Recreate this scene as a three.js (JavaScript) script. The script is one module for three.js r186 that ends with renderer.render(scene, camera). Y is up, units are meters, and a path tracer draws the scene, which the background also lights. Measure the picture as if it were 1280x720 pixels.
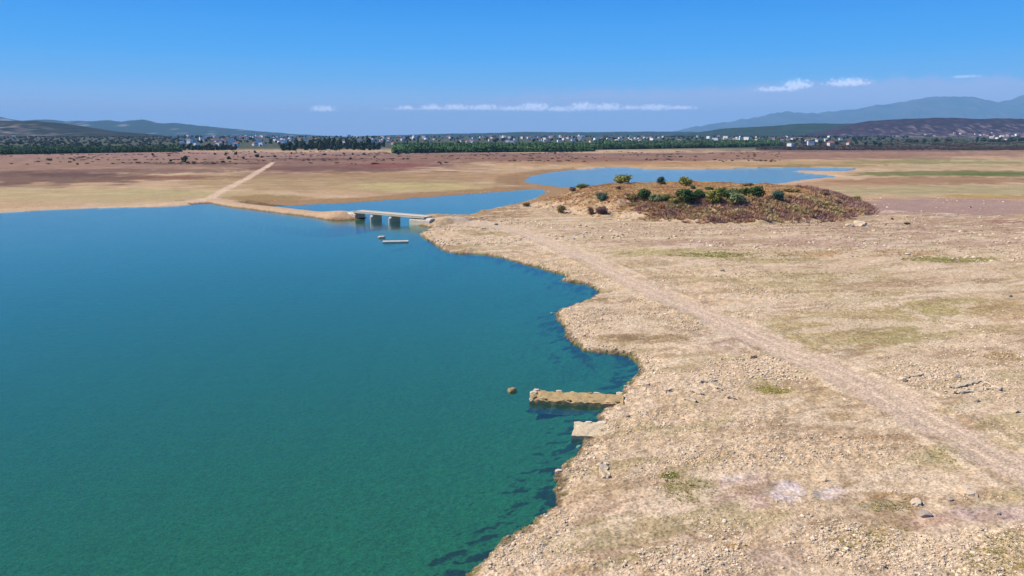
import * as THREE from 'three';
import { mergeGeometries } from 'three/addons/utils/BufferGeometryUtils.js';
import { createNoise2D, createNoise3D } from 'simplex-noise';

// ------------------------------------------------------------------ random and noise, seeded
function rng(seed) { let a = seed >>> 0; return () => { a = (a + 0x6d2b79f5) >>> 0; let t = a; t = Math.imul(t ^ (t >>> 15), t | 1); t ^= t + Math.imul(t ^ (t >>> 7), t | 61); return ((t ^ (t >>> 14)) >>> 0) / 4294967296; }; }
const R = rng(7);
const nA = createNoise2D(rng(11)), nB = createNoise2D(rng(12)), nC = createNoise2D(rng(13)), n3 = createNoise3D(rng(14));
const fbm = (n, x, y, o = 4) => { let s = 0, a = 0.5, f = 1; for (let i = 0; i < o; i++) { s += a * n(x * f, y * f); a *= 0.5; f *= 2.03; } return s; };
const clamp = (x, a = 0, b = 1) => Math.min(b, Math.max(a, x));
const sstep = (a, b, x) => { const t = clamp((x - a) / (b - a)); return t * t * (3 - 2 * t); };
const lerp = (a, b, t) => a + (b - a) * t;
const lin = (c) => { c /= 255; return c <= 0.04045 ? c / 12.92 : Math.pow((c + 0.055) / 1.055, 2.4); };

// ------------------------------------------------------------------ camera, a drone 30 m above the water
const F = 914, CAMH = 30, HORIZON = 171;
const pitch = Math.atan((360 - HORIZON) / F), cp = Math.cos(pitch), sp = Math.sin(pitch);
const scene = new THREE.Scene();
const camera = new THREE.PerspectiveCamera((2 * Math.atan(360 / F) * 180) / Math.PI, 16 / 9, 0.5, 150000);
camera.position.set(0, CAMH, 0);
camera.rotation.set(-pitch, 0, 0);

// ------------------------------------------------------------------ sky: clear blue over a pale haze layer, small far cumulus along its top
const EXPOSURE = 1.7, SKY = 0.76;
function rayDir(px, py) { const a = px - 640, b = 360 - py; return [a, b * cp - F * sp, -(F * cp + b * sp)]; }
{
  const W = 4096, Hh = 2048, data = new Float32Array(W * Hh * 4);
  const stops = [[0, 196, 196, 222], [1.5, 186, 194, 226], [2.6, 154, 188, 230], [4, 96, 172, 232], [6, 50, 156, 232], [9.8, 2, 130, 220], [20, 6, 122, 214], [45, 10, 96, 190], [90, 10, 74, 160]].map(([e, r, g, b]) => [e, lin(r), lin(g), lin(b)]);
  const clouds = [];
  const seen = [[404, 136.5, 17, 5], [507, 135.5, 10, 4], [540, 134.5, 14, 4.5], [570, 134.5, 18, 5], [605, 135, 22, 5], [640, 136, 20, 4], [668, 135, 22, 8], [700, 137, 22, 4.5], [728, 134.5, 18, 7.5], [758, 135, 20, 7], [790, 135, 13, 4], [818, 135, 22, 5], [850, 135, 22, 3], [690, 137, 150, 1.6], [545, 136.5, 60, 1.5], [996, 107, 17, 8.5], [972, 112, 26, 4], [1060, 104, 24, 6.5], [1205, 96, 14, 1.8]];
  for (const [px, py, w, h] of seen) { const d = rayDir(px, py), L = Math.hypot(d[0], d[2]); clouds.push([Math.atan2(d[2], d[0]), Math.atan2(d[1], L), (w * 1.12) / F, (h * 0.9) / F]); }
  const rc = rng(77);
  for (let k = 0; k < 70; k++) { const az = -Math.PI + rc() * 2 * Math.PI; if (Math.abs(az + Math.PI / 2) < 0.75) continue; clouds.push([az, 0.036 + rc() * 0.05 + 0.004 * k / 70, 0.01 + rc() * 0.02, 0.004 + rc() * 0.005]); }
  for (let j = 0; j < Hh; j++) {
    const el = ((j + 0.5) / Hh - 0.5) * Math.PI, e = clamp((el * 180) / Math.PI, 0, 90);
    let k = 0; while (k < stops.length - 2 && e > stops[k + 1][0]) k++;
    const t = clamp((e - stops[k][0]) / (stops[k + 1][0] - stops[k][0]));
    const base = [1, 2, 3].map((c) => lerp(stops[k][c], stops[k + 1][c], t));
    for (let i = 0; i < W; i++) {
      const az = ((i + 0.5) / W - 0.5) * 2 * Math.PI, o = (j * W + i) * 4;
      let c = base;
      if (e > 0 && e < 9) {
        const layer = 2.25 + 1.1 * Math.sin(az * 2 + 2.9 + 0.35) + 0.9 * nA(Math.cos(az) * 1.6 + 4, Math.sin(az) * 1.6) ;
        const top = Math.max(2.1, layer) + 0.18 * nB(az * 30, 3.3) + 0.12 * nB(az * 80, e * 2);
        const m = 0.55 * (1 - sstep(top - 0.25, top + 0.45, e));
        c = [lerp(base[0], 0.5, m), lerp(base[1], 0.48, m), lerp(base[2], 0.7, m)];
        let a = 0;
        for (const q of clouds) {
          let da = az - q[0]; if (da > Math.PI) da -= 2 * Math.PI; if (da < -Math.PI) da += 2 * Math.PI;
          if (Math.abs(da) > q[2] * 2) continue;
          const de = el - q[1]; if (Math.abs(de) > q[3] * 2.2) continue;
          const u = da / q[2], v = de / q[3];
          const puff = 0.95 * fbm(nC, az * 170, el * 260, 4) + 0.25 * fbm(nA, az * 500, el * 600, 2);
          const r = u * u + (v < 0 ? v * v * 2.6 : v * v * 0.9);
          a = Math.max(a, sstep(0.15, 0.95, 1.05 - r + puff * 1.1) * (v < -0.55 ? 0.35 : 1));
        }
        if (a > 0) { const s = a * (e > 3 ? 0.34 : 0.55); c = [lerp(c[0], 2.0, s), lerp(c[1], 1.9, s), lerp(c[2], 2.0, s)]; }
      }
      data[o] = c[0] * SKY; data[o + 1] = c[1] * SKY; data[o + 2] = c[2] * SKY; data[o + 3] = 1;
    }
  }
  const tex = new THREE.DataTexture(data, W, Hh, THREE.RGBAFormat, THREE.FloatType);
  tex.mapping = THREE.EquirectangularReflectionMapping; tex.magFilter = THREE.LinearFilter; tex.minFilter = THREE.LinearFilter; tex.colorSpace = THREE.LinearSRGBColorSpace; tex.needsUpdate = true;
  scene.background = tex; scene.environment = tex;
}

// ------------------------------------------------------------------ sun: high, from the side and a little ahead
const sun = new THREE.DirectionalLight(0xfff3e4, 4.5);
sun.position.set(-880, 980, -110); sun.target.position.set(0, 0, 0);
sun.castShadow = true; sun.shadow.mapSize.set(4096, 4096);
Object.assign(sun.shadow.camera, { left: -700, right: 700, top: 700, bottom: -700, near: 1, far: 4000 });
scene.add(sun, sun.target);
const renderer = new THREE.WebGLRenderer({ antialias: true });
renderer.toneMapping = THREE.LinearToneMapping; renderer.toneMappingExposure = EXPOSURE; renderer.shadowMap.enabled = true;
scene.fog = new THREE.FogExp2(new THREE.Color().setRGB(0.32, 0.66, 1.0), 3.3e-5);

// ------------------------------------------------------------------ helpers
const taken = {};
const numbered = (n) => { const k = taken[n] = (taken[n] ?? -1) + 1; return k ? `${n}_${String(k).padStart(3, '0')}` : n; };
function tag(o, label, category, group, kind) { o.userData = { label, category }; if (group) o.userData.group = group; if (kind) o.userData.kind = kind; return o; }
function shade(o) { o.traverse((m) => { if (m.isMesh) { m.castShadow = true; m.receiveShadow = true; } }); return o; }
function mesh(name, g, m, parent) { const o = new THREE.Mesh(g, m); o.name = parent === scene ? numbered(name) : name; o.castShadow = o.receiveShadow = true; parent.add(o); return o; }
function thing(name, label, category, group) { const g = new THREE.Group(); g.name = numbered(name); tag(g, label, category, group); scene.add(g); return g; }
function copyOf(src, name, label, category, group) { const c = src.clone(); c.name = numbered(name); tag(c, label, category, group); scene.add(c); return c; }
const std = (o) => new THREE.MeshPhysicalMaterial({ roughness: 1, metalness: 0, specularIntensity: 0.12, ...o });
// a point of the photographed plan: where the sight line through that pixel meets height h
function at(px, py, h = 0) { const d = rayDir(px, py), t = (h - CAMH) / d[1]; return [d[0] * t, d[2] * t]; }
const K = 0.88;
const seenC = (r, g, b) => [lin(r) * K * 0.98, lin(g) * K * 1.01, lin(b) * K * 1.07];

// ------------------------------------------------------------------ plan of the place: shores, causeway, roads, mound
const lakeShore = [
  ...[[582, 722], [590, 706], [606, 692], [622, 677], [640, 665], [660, 656], [680, 643], [691, 629], [695, 612], [694, 598], [697, 590], [708, 580], [721, 570], [727, 557], [733, 545], [744, 535], [750, 522], [757, 515], [764, 506], [770, 497], [776, 487], [786, 480], [797, 466], [799, 456], [790, 447], [775, 442], [752, 440], [728, 439], [716, 430], [706, 415], [699, 401], [693, 391], [705, 386], [722, 380], [738, 374], [746, 367], [743, 361], [730, 355], [714, 352], [702, 350], [710, 347], [702, 343], [690, 340], [675, 334.5], [660, 331], [640, 326], [620, 320.5], [605, 318], [590, 317], [575, 317.5], [560, 315], [548, 310], [538, 303], [530, 298], [522, 293.5], [533, 289], [538, 285], [536, 281], [531, 279]].map(([x, y]) => at(x, y, 0.05)),
  ...[[534, 267], [546, 267], [568, 268], [587, 268], [604, 262.5], [617, 260.5], [637, 256], [653, 252.5], [668, 248.5], [678, 243], [683, 239.5], [678, 236.3], [660, 237], [640, 238.5], [600, 241.5], [560, 244.5], [520, 247.5], [480, 250.5], [450, 252.5], [420, 254.3], [386, 255.5], [360, 257.5], [330, 257.5], [300, 255.5], [280, 254.6], [266, 254.3], [252, 255], [240, 256], [215, 258], [190, 259], [150, 259.2], [100, 261], [50, 263], [0, 266]].map(([x, y]) => at(x, y, 0.05)),
  [-330, -285], [-520, -230], [-640, -60], [-560, 120], [-300, 210], [-90, 130], [-32, 30], [-14, -16], [-6, -36],
];
const pondShore = [[655, 226], [662, 221], [680, 217], [700, 214], [730, 211.7], [760, 209.2], [772, 208.8], [792, 210.2], [820, 212], [860, 212], [900, 211.4], [950, 210.2], [985, 209.6], [1020, 209.8], [1050, 210.1], [1073, 211.2], [1060, 213.2], [1035, 213.6], [1010, 213], [988, 213.2], [996, 215.2], [1012, 217.4], [1040, 219.6], [1046, 221.4], [1020, 222.6], [1000, 225], [984, 228], [960, 230], [930, 232], [890, 233], [850, 232.5], [800, 233], [740, 234], [700, 233.6], [684, 231.4], [664, 229]].map(([x, y]) => at(x, y, 0.05));
const inPoly = (p, x, z) => { let s = false; for (let i = 0, j = p.length - 1; i < p.length; j = i++) { const a = p[i], b = p[j]; if ((a[1] > z) !== (b[1] > z) && x < ((b[0] - a[0]) * (z - a[1])) / (b[1] - a[1]) + a[0]) s = !s; } return s; };
const segD2 = (a, b, x, z) => { const ux = b[0] - a[0], uz = b[1] - a[1], t = clamp(((x - a[0]) * ux + (z - a[1]) * uz) / (ux * ux + uz * uz)); const dx = x - a[0] - ux * t, dz = z - a[1] - uz * t; return dx * dx + dz * dz; };
function polyDist(p, x, z, closed) { let m = 1e18; for (let i = closed ? 0 : 1; i < p.length; i++) { const d = segD2(p[(i + p.length - 1) % p.length], p[i], x, z); if (d < m) m = d; } return Math.sqrt(m); }
const box = (p, pad) => { const b = [1e9, 1e9, -1e9, -1e9]; for (const q of p) { b[0] = Math.min(b[0], q[0] - pad); b[1] = Math.min(b[1], q[1] - pad); b[2] = Math.max(b[2], q[0] + pad); b[3] = Math.max(b[3], q[1] + pad); } return b; };
const lakeBox = box(lakeShore, 130), pondBox = box(pondShore, 130);
const inBox = (b, x, z) => x > b[0] && z > b[1] && x < b[2] && z < b[3];
function shoreDist(x, z) { // metres from the shore: over land positive, over water negative
  let s = 120;
  if (inBox(lakeBox, x, z)) { const d = polyDist(lakeShore, x, z, true); s = Math.min(s, inPoly(lakeShore, x, z) ? -d : d); }
  if (s > -1 && inBox(pondBox, x, z)) { const d = polyDist(pondShore, x, z, true); s = Math.min(s, inPoly(pondShore, x, z) ? -d : d); }
  return s;
}
const bridgeA = at(449, 273.2), bridgeB = at(534, 280.8);
const causewayLine = [...[[258, 246.5, 1.5], [300, 252, 2.0], [350, 256.3, 2.4], [400, 261.2, 2.6], [426, 264, 2.5]].map(([x, y, h]) => at(x, y, h))];
const causewayEnd = [...[[556, 272, 2.3], [575, 273.5, 1.6]].map(([x, y, h]) => at(x, y, h))];
const track = [...[[552, 272, 2.2], [590, 275, 1.6], [640, 285, 1.4], [690, 304, 1.3], [740, 325, 1.3], [790, 349, 1.3], [850, 376, 1.3], [910, 402, 1.3], [975, 434, 1.3], [1040, 462, 1.3], [1100, 491, 1.3], [1160, 523, 1.3], [1220, 558, 1.3], [1300, 604, 1.3]].map(([x, y, h]) => at(x, y, h)), [48, -44], [62, -20], [80, 20]];
const farTrack = [[341, 203], [333, 208.5], [318, 217], [304, 225.5], [282, 236], [260, 246.5]].map(([x, y]) => at(x, y, 1.4));
const beachTrack = [[260, 247], [215, 252], [150, 256], [80, 259], [0, 263]].map(([x, y]) => at(x, y, 1.2));
const branchTrack = [[905, 398], [960, 384], [1040, 380], [1110, 377], [1200, 362], [1290, 350]].map(([x, y]) => at(x, y, 1.3));
const pathTrack = [[1095, 372], [1150, 392], [1210, 414], [1290, 446]].map(([x, y]) => at(x, y, 1.3));
const trackBox = box(track, 14);
const MX = 82, MZ = -328, MRX = 67, MRZ = 80;
const moundR = (x, z) => { const u = (x - MX) / MRX, v = (z - MZ) / MRZ; const r = Math.hypot(u, v); return r > 1.6 ? r : r * (1 + 0.07 * nA(x * 0.02, z * 0.02)) ; };
const ellipse = (cx, cy, rx, ry, o = {}) => { // a patch of ground given by where the photograph shows it
  const c = at(cx, cy, o.h ?? 1.2), a = at(cx, cy - ry, o.h ?? 1.2), b = at(cx, cy + ry, o.h ?? 1.2);
  return { x: (a[0] + b[0]) / 2, z: (a[1] + b[1]) / 2, ax: (rx * -c[1]) / F, az: (b[1] - a[1]) / 2, sh: (a[0] - b[0]) / (a[1] - b[1] || 1) };
};
const inside = (q, x, z, amp, n, f) => { // 0..1 with a ragged edge
  const dz = z - q.z, v = dz / q.az; if (v > 1.9 || v < -1.9) return 0;
  const u = (x - q.x - dz * q.sh) / q.ax; if (u > 1.9 || u < -1.9) return 0;
  const r = Math.hypot(u, v); if (r > 1.9) return 0;
  return 1 - sstep(0.72, 1.12, r + amp * fbm(n, x * f, z * f * 1.3, 4));
};
const P = (cx, cy, rx, ry, rgb, s = 0.85, amp = 0.55, o) => { const q = ellipse(cx, cy, rx, ry, o); q.c = seenC(...rgb); q.s = s; q.amp = amp; q.f = 2.2 / Math.min(q.ax, q.az); return q; };
const patches = [
  // the far plain beyond the water
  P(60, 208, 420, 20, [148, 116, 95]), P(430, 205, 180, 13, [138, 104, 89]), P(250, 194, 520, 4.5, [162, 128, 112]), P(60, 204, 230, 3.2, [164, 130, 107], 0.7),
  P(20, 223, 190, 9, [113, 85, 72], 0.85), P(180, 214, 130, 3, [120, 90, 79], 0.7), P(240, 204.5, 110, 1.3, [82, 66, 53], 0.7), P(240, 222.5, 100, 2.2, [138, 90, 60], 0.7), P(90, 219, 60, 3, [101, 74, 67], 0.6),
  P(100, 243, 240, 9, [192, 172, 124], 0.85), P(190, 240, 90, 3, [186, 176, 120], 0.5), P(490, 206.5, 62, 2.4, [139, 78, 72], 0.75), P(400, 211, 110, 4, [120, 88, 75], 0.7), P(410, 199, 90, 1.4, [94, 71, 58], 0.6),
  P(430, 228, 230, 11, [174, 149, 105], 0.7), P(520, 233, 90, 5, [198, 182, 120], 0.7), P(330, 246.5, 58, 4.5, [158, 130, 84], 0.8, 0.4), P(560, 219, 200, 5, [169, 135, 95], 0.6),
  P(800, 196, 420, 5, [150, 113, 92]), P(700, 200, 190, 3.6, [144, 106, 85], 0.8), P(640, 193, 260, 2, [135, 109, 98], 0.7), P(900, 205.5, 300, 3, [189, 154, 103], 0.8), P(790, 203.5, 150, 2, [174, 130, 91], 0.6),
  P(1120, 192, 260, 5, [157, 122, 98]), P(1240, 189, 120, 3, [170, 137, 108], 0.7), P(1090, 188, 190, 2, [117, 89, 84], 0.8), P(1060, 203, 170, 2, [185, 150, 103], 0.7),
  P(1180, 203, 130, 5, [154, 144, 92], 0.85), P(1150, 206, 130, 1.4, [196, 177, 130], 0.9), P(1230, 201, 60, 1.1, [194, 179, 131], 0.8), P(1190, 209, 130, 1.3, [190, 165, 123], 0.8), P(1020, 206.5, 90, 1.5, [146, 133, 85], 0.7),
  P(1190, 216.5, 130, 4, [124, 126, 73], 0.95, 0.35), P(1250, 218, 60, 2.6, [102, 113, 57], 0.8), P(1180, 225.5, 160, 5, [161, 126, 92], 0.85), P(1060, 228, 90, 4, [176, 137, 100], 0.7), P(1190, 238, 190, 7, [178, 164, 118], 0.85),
  P(1238, 246, 70, 2.8, [186, 152, 84], 0.8), P(1190, 260, 170, 13, [174, 144, 128], 0.9), P(1220, 255, 70, 3, [188, 158, 138], 0.5), P(1180, 284, 200, 10, [180, 148, 122], 0.8), P(1265, 276, 40, 4, [150, 100, 78], 0.6), P(1110, 302, 220, 8, [192, 160, 136], 0.8),
  P(900, 289, 210, 6, [196, 164, 134], 0.7), P(780, 287, 90, 10, [206, 178, 142], 0.6), P(880, 304, 150, 5, [184, 150, 126], 0.8),
  // between the mound and the near rubble
  P(1080, 318, 120, 5, [186, 150, 98], 0.7), P(1120, 321, 45, 4, [162, 118, 70], 0.7), P(1190, 326, 60, 4, [136, 134, 64], 0.75), P(888, 319, 48, 3.4, [138, 138, 64], 0.8), P(830, 316, 90, 5, [178, 164, 104], 0.8), P(960, 324, 60, 6, [170, 152, 92], 0.7),
  P(1000, 350, 100, 9, [188, 170, 116], 0.75), P(1100, 353, 80, 6, [170, 138, 100], 0.75), P(1030, 367, 120, 5, [172, 154, 98], 0.75), P(1180, 383, 100, 12, [172, 158, 92], 0.75), P(1260, 390, 60, 14, [186, 152, 104], 0.6), P(1265, 352, 50, 5, [158, 134, 88], 0.7),
  P(1060, 412, 130, 28, [184, 164, 108], 0.75), P(1120, 420, 60, 14, [164, 152, 92], 0.6), P(1240, 412, 70, 6, [166, 142, 92], 0.7), P(1260, 446, 40, 6, [160, 130, 76], 0.8), P(800, 331, 80, 5, [190, 166, 122], 0.7), P(620, 291, 40, 4, [178, 156, 108], 0.7),
  P(905, 366, 66, 13, [226, 196, 154], 0.9), P(870, 340, 50, 6, [224, 196, 152], 0.75), P(800, 419, 90, 6, [160, 134, 94], 0.85, 0.4), P(790, 418, 40, 3, [136, 112, 76], 0.6), P(748, 366, 24, 8, [150, 126, 88], 0.8), P(776, 441, 22, 6, [178, 142, 74], 0.8), P(566, 309, 32, 6, [166, 138, 102], 0.75), P(560, 280, 36, 3, [166, 138, 110], 0.6), P(680, 330, 70, 6, [214, 184, 142], 0.6),
  P(930, 462, 60, 16, [224, 194, 152], 0.6), P(1210, 478, 90, 22, [220, 194, 154], 0.7), P(925, 420, 60, 16, [196, 172, 150], 0.7), P(968, 487, 26, 6, [172, 156, 76], 0.85), P(1010, 488, 70, 16, [192, 164, 118], 0.6), P(1100, 548, 60, 4, [164, 128, 90], 0.75),
  P(1128, 518, 28, 6, [156, 126, 94], 0.8), P(1172, 545, 24, 6, [156, 126, 94], 0.8), P(1226, 534, 32, 7, [154, 124, 90], 0.8), P(1236, 578, 50, 7, [160, 130, 96], 0.75), P(1160, 500, 20, 4, [168, 142, 108], 0.7), P(860, 408, 24, 4, [172, 146, 112], 0.7), P(930, 436, 30, 4, [170, 144, 114], 0.7), P(1030, 520, 40, 6, [178, 150, 104], 0.6), P(830, 440, 16, 3, [162, 136, 100], 0.7), P(840, 384, 20, 3, [168, 142, 106], 0.7), P(980, 545, 30, 4, [170, 148, 116], 0.6),
  // near ground
  P(765, 655, 46, 40, [194, 170, 142], 0.8, 0.4), P(780, 625, 120, 12, [208, 178, 142], 0.8, 0.35), P(862, 606, 40, 18, [172, 160, 112], 0.85), P(836, 591, 14, 5, [182, 170, 62], 0.85), P(930, 612, 46, 26, [196, 168, 150], 0.8), P(985, 611, 24, 14, [222, 204, 194], 0.95, 0.7), P(1042, 614, 26, 9, [222, 204, 192], 0.95, 0.7), P(915, 593, 18, 6, [216, 200, 184], 0.8), P(1022, 614, 8, 9, [148, 140, 120], 0.7),
  P(1110, 617, 80, 6, [168, 134, 88], 0.85), P(1110, 628, 44, 6, [164, 154, 122], 0.75), P(1176, 572, 36, 8, [168, 158, 126], 0.75), P(1165, 652, 54, 14, [208, 172, 142], 0.9, 0.35), P(1245, 641, 80, 15, [192, 166, 150], 0.9, 0.35), P(1255, 695, 60, 22, [172, 146, 80], 0.9), P(1090, 670, 50, 20, [174, 150, 88], 0.7, 0.9), P(920, 678, 22, 6, [170, 138, 80], 0.8), P(970, 690, 60, 16, [198, 172, 148], 0.7), P(1150, 708, 40, 12, [188, 164, 148], 0.7), P(700, 706, 60, 16, [206, 172, 132], 0.5), P(752, 650, 14, 8, [166, 138, 92], 0.8),
];
const flats = [[765, 655, 60, 44], [800, 625, 130, 13], [925, 615, 60, 28], [1165, 652, 54, 15], [1245, 641, 80, 15], [1010, 612, 60, 14], [1060, 412, 130, 26], [1190, 383, 100, 10], [860, 322, 110, 8], [925, 420, 70, 15], [970, 690, 40, 12], [860, 606, 40, 17]].map((a) => { const q = ellipse(...a); q.f = 2 / Math.min(q.ax, q.az); return q; });
const heaps = [[905, 366, 70, 14], [930, 462, 70, 18], [1210, 480, 100, 24], [860, 485, 80, 14], [720, 390, 50, 12], [1000, 560, 160, 20], [920, 570, 110, 14], [1100, 680, 140, 30], [860, 700, 140, 24], [700, 570, 40, 30], [720, 640, 36, 24], [640, 690, 50, 24], [1230, 690, 70, 30], [700, 330, 60, 9], [880, 520, 120, 18]].map((a) => { const q = ellipse(...a); q.f = 2 / Math.min(q.ax, q.az); return q; });
const seedWet = seenC(106, 84, 60), sand = seenC(214, 187, 148), sandL = seenC(234, 210, 174), sandD = seenC(186, 156, 116), plain = seenC(200, 168, 126), townGround = seenC(88, 92, 70), rust = seenC(168, 122, 80), rustD = seenC(138, 100, 72), slopePale = seenC(212, 180, 142), roadC = seenC(216, 190, 160), farRoad = seenC(226, 196, 162), beachWet = seenC(164, 130, 90);
function trackDist(x, z) { return inBox(trackBox, x, z) ? polyDist(track, x, z) : 99; }
function rubbleAt(x, z, sd, td) { // how much broken stone lies here, 0..1
  const d = Math.hypot(x, z); if (sd < 0 || d > 420 || moundR(x, z) < 1.0) return 0;
  let v = 0.26 + 1.15 * fbm(nB, x * 0.045 + 9, z * 0.045, 3);
  for (const q of heaps) v += 0.55 * inside(q, x, z, 0.5, nC, q.f);
  for (const q of flats) v -= 1.0 * inside(q, x, z, 0.4, nA, q.f);
  if (x > -40) v += 0.5 * (1 - sstep(1, 5, sd));
  v *= sstep(2.2, 4.2, td + 1.2 * nA(x * 0.15, z * 0.15));
  if (d > 150) v *= 0.75;
  if (z < -240 && x < -30) v *= 0.1;
  return clamp(v);
}
function ground(x, z, full) { // height, and on request the rest of what is known of this spot
  const d = Math.hypot(x, z);
  let sd = shoreDist(x, z);
  const rocky = x > -34 && z > -262 ? 1 : 0;
  if (Math.abs(sd) < 30) sd += (rocky ? 0.9 : 1.6) * fbm(nA, x * 0.09, z * 0.09, 3) + (rocky ? 0.55 : 0.2) * fbm(nB, x * 0.6, z * 0.6, 3);
  let h;
  if (sd >= 0) {
    h = rocky ? 0.42 * (1 - Math.exp(-sd / 0.8)) + 0.85 * (1 - Math.exp(-sd / 14)) : 0.06 + 1.3 * (1 - Math.exp(-sd / 55));
    const land = sstep(0, 8, sd);
    if (d < 900) h += land * (0.5 * fbm(nA, x * 0.016, z * 0.016, 3) + 0.12 * fbm(nC, x * 0.11, z * 0.11, 3));
  } else h = -0.08 - 6 * (1 - Math.exp(sd * 0.05));
  let cw = 99;
  if (z < -220 && z > -420 && x < -5 && x > -190) {
    cw = Math.min(polyDist(causewayLine, x, z), polyDist(causewayEnd, x, z));
    if (cw < 16) { const t = cw + 0.5 * fbm(nB, x * 0.08, z * 0.08, 2); const top = x > -24 ? lerp(2.6, 1.6, sstep(-26, -12, x)) : lerp(0.9, 1.15, sstep(-150, -90, x)) + 1.3 * sstep(-78, -63, x); const c = top - 0.34 * Math.max(0, t - 2.4); h = Math.max(h, c); }
  }
  const mr = moundR(x, z);
  if (mr < 1.15) { const t = sstep(1.08, 0.66, mr + 0.05 * nB(x * 0.07, z * 0.07)); h += 6.2 * t + t * 0.5 * fbm(nC, x * 0.06, z * 0.06, 3); }
  if (d > 2200) h += 0.0125 * (Math.min(d, 4300) - 2200);
  if (!full) return Math.max(h, sd >= 0 ? 0.04 : -9);
  const td = trackDist(x, z), rub = d < 430 && sd > 0 ? rubbleAt(x, z, sd, td) : 0;
  if (sd >= 0 && d < 430) {
    h += rub * (0.2 * fbm(nA, x * 0.55, z * 0.55, 3) + 0.16 * Math.abs(fbm(nB, x * 1.7, z * 1.7, 3))) + 0.03 * nC(x * 2.2, z * 2.2) * sstep(0.3, 1.5, sd);
    if (td < 5) { const rut = Math.exp(-((td - 0.95) ** 2) / 0.12); h -= 0.07 * rut; const berm = Math.exp(-((td - 3.8) ** 2) / 0.7); h += 0.2 * berm * (0.5 + 0.5 * nB(x * 0.12, z * 0.12)); }
  }
  if (sd >= 0) h = Math.max(h, 0.04);
  return { h, sd, cw, mr, td, rub, d, rocky };
}
const streakD = seenC(164, 136, 102), streakO = seenC(182, 166, 116);
const mixc = (c, k, t) => { c[0] += (k[0] - c[0]) * t; c[1] += (k[1] - c[1]) * t; c[2] += (k[2] - c[2]) * t; };
const weed = [0.008, 0.014, 0.016], bedMud = [0.026, 0.118, 0.054], algae = seenC(120, 118, 62);
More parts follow.
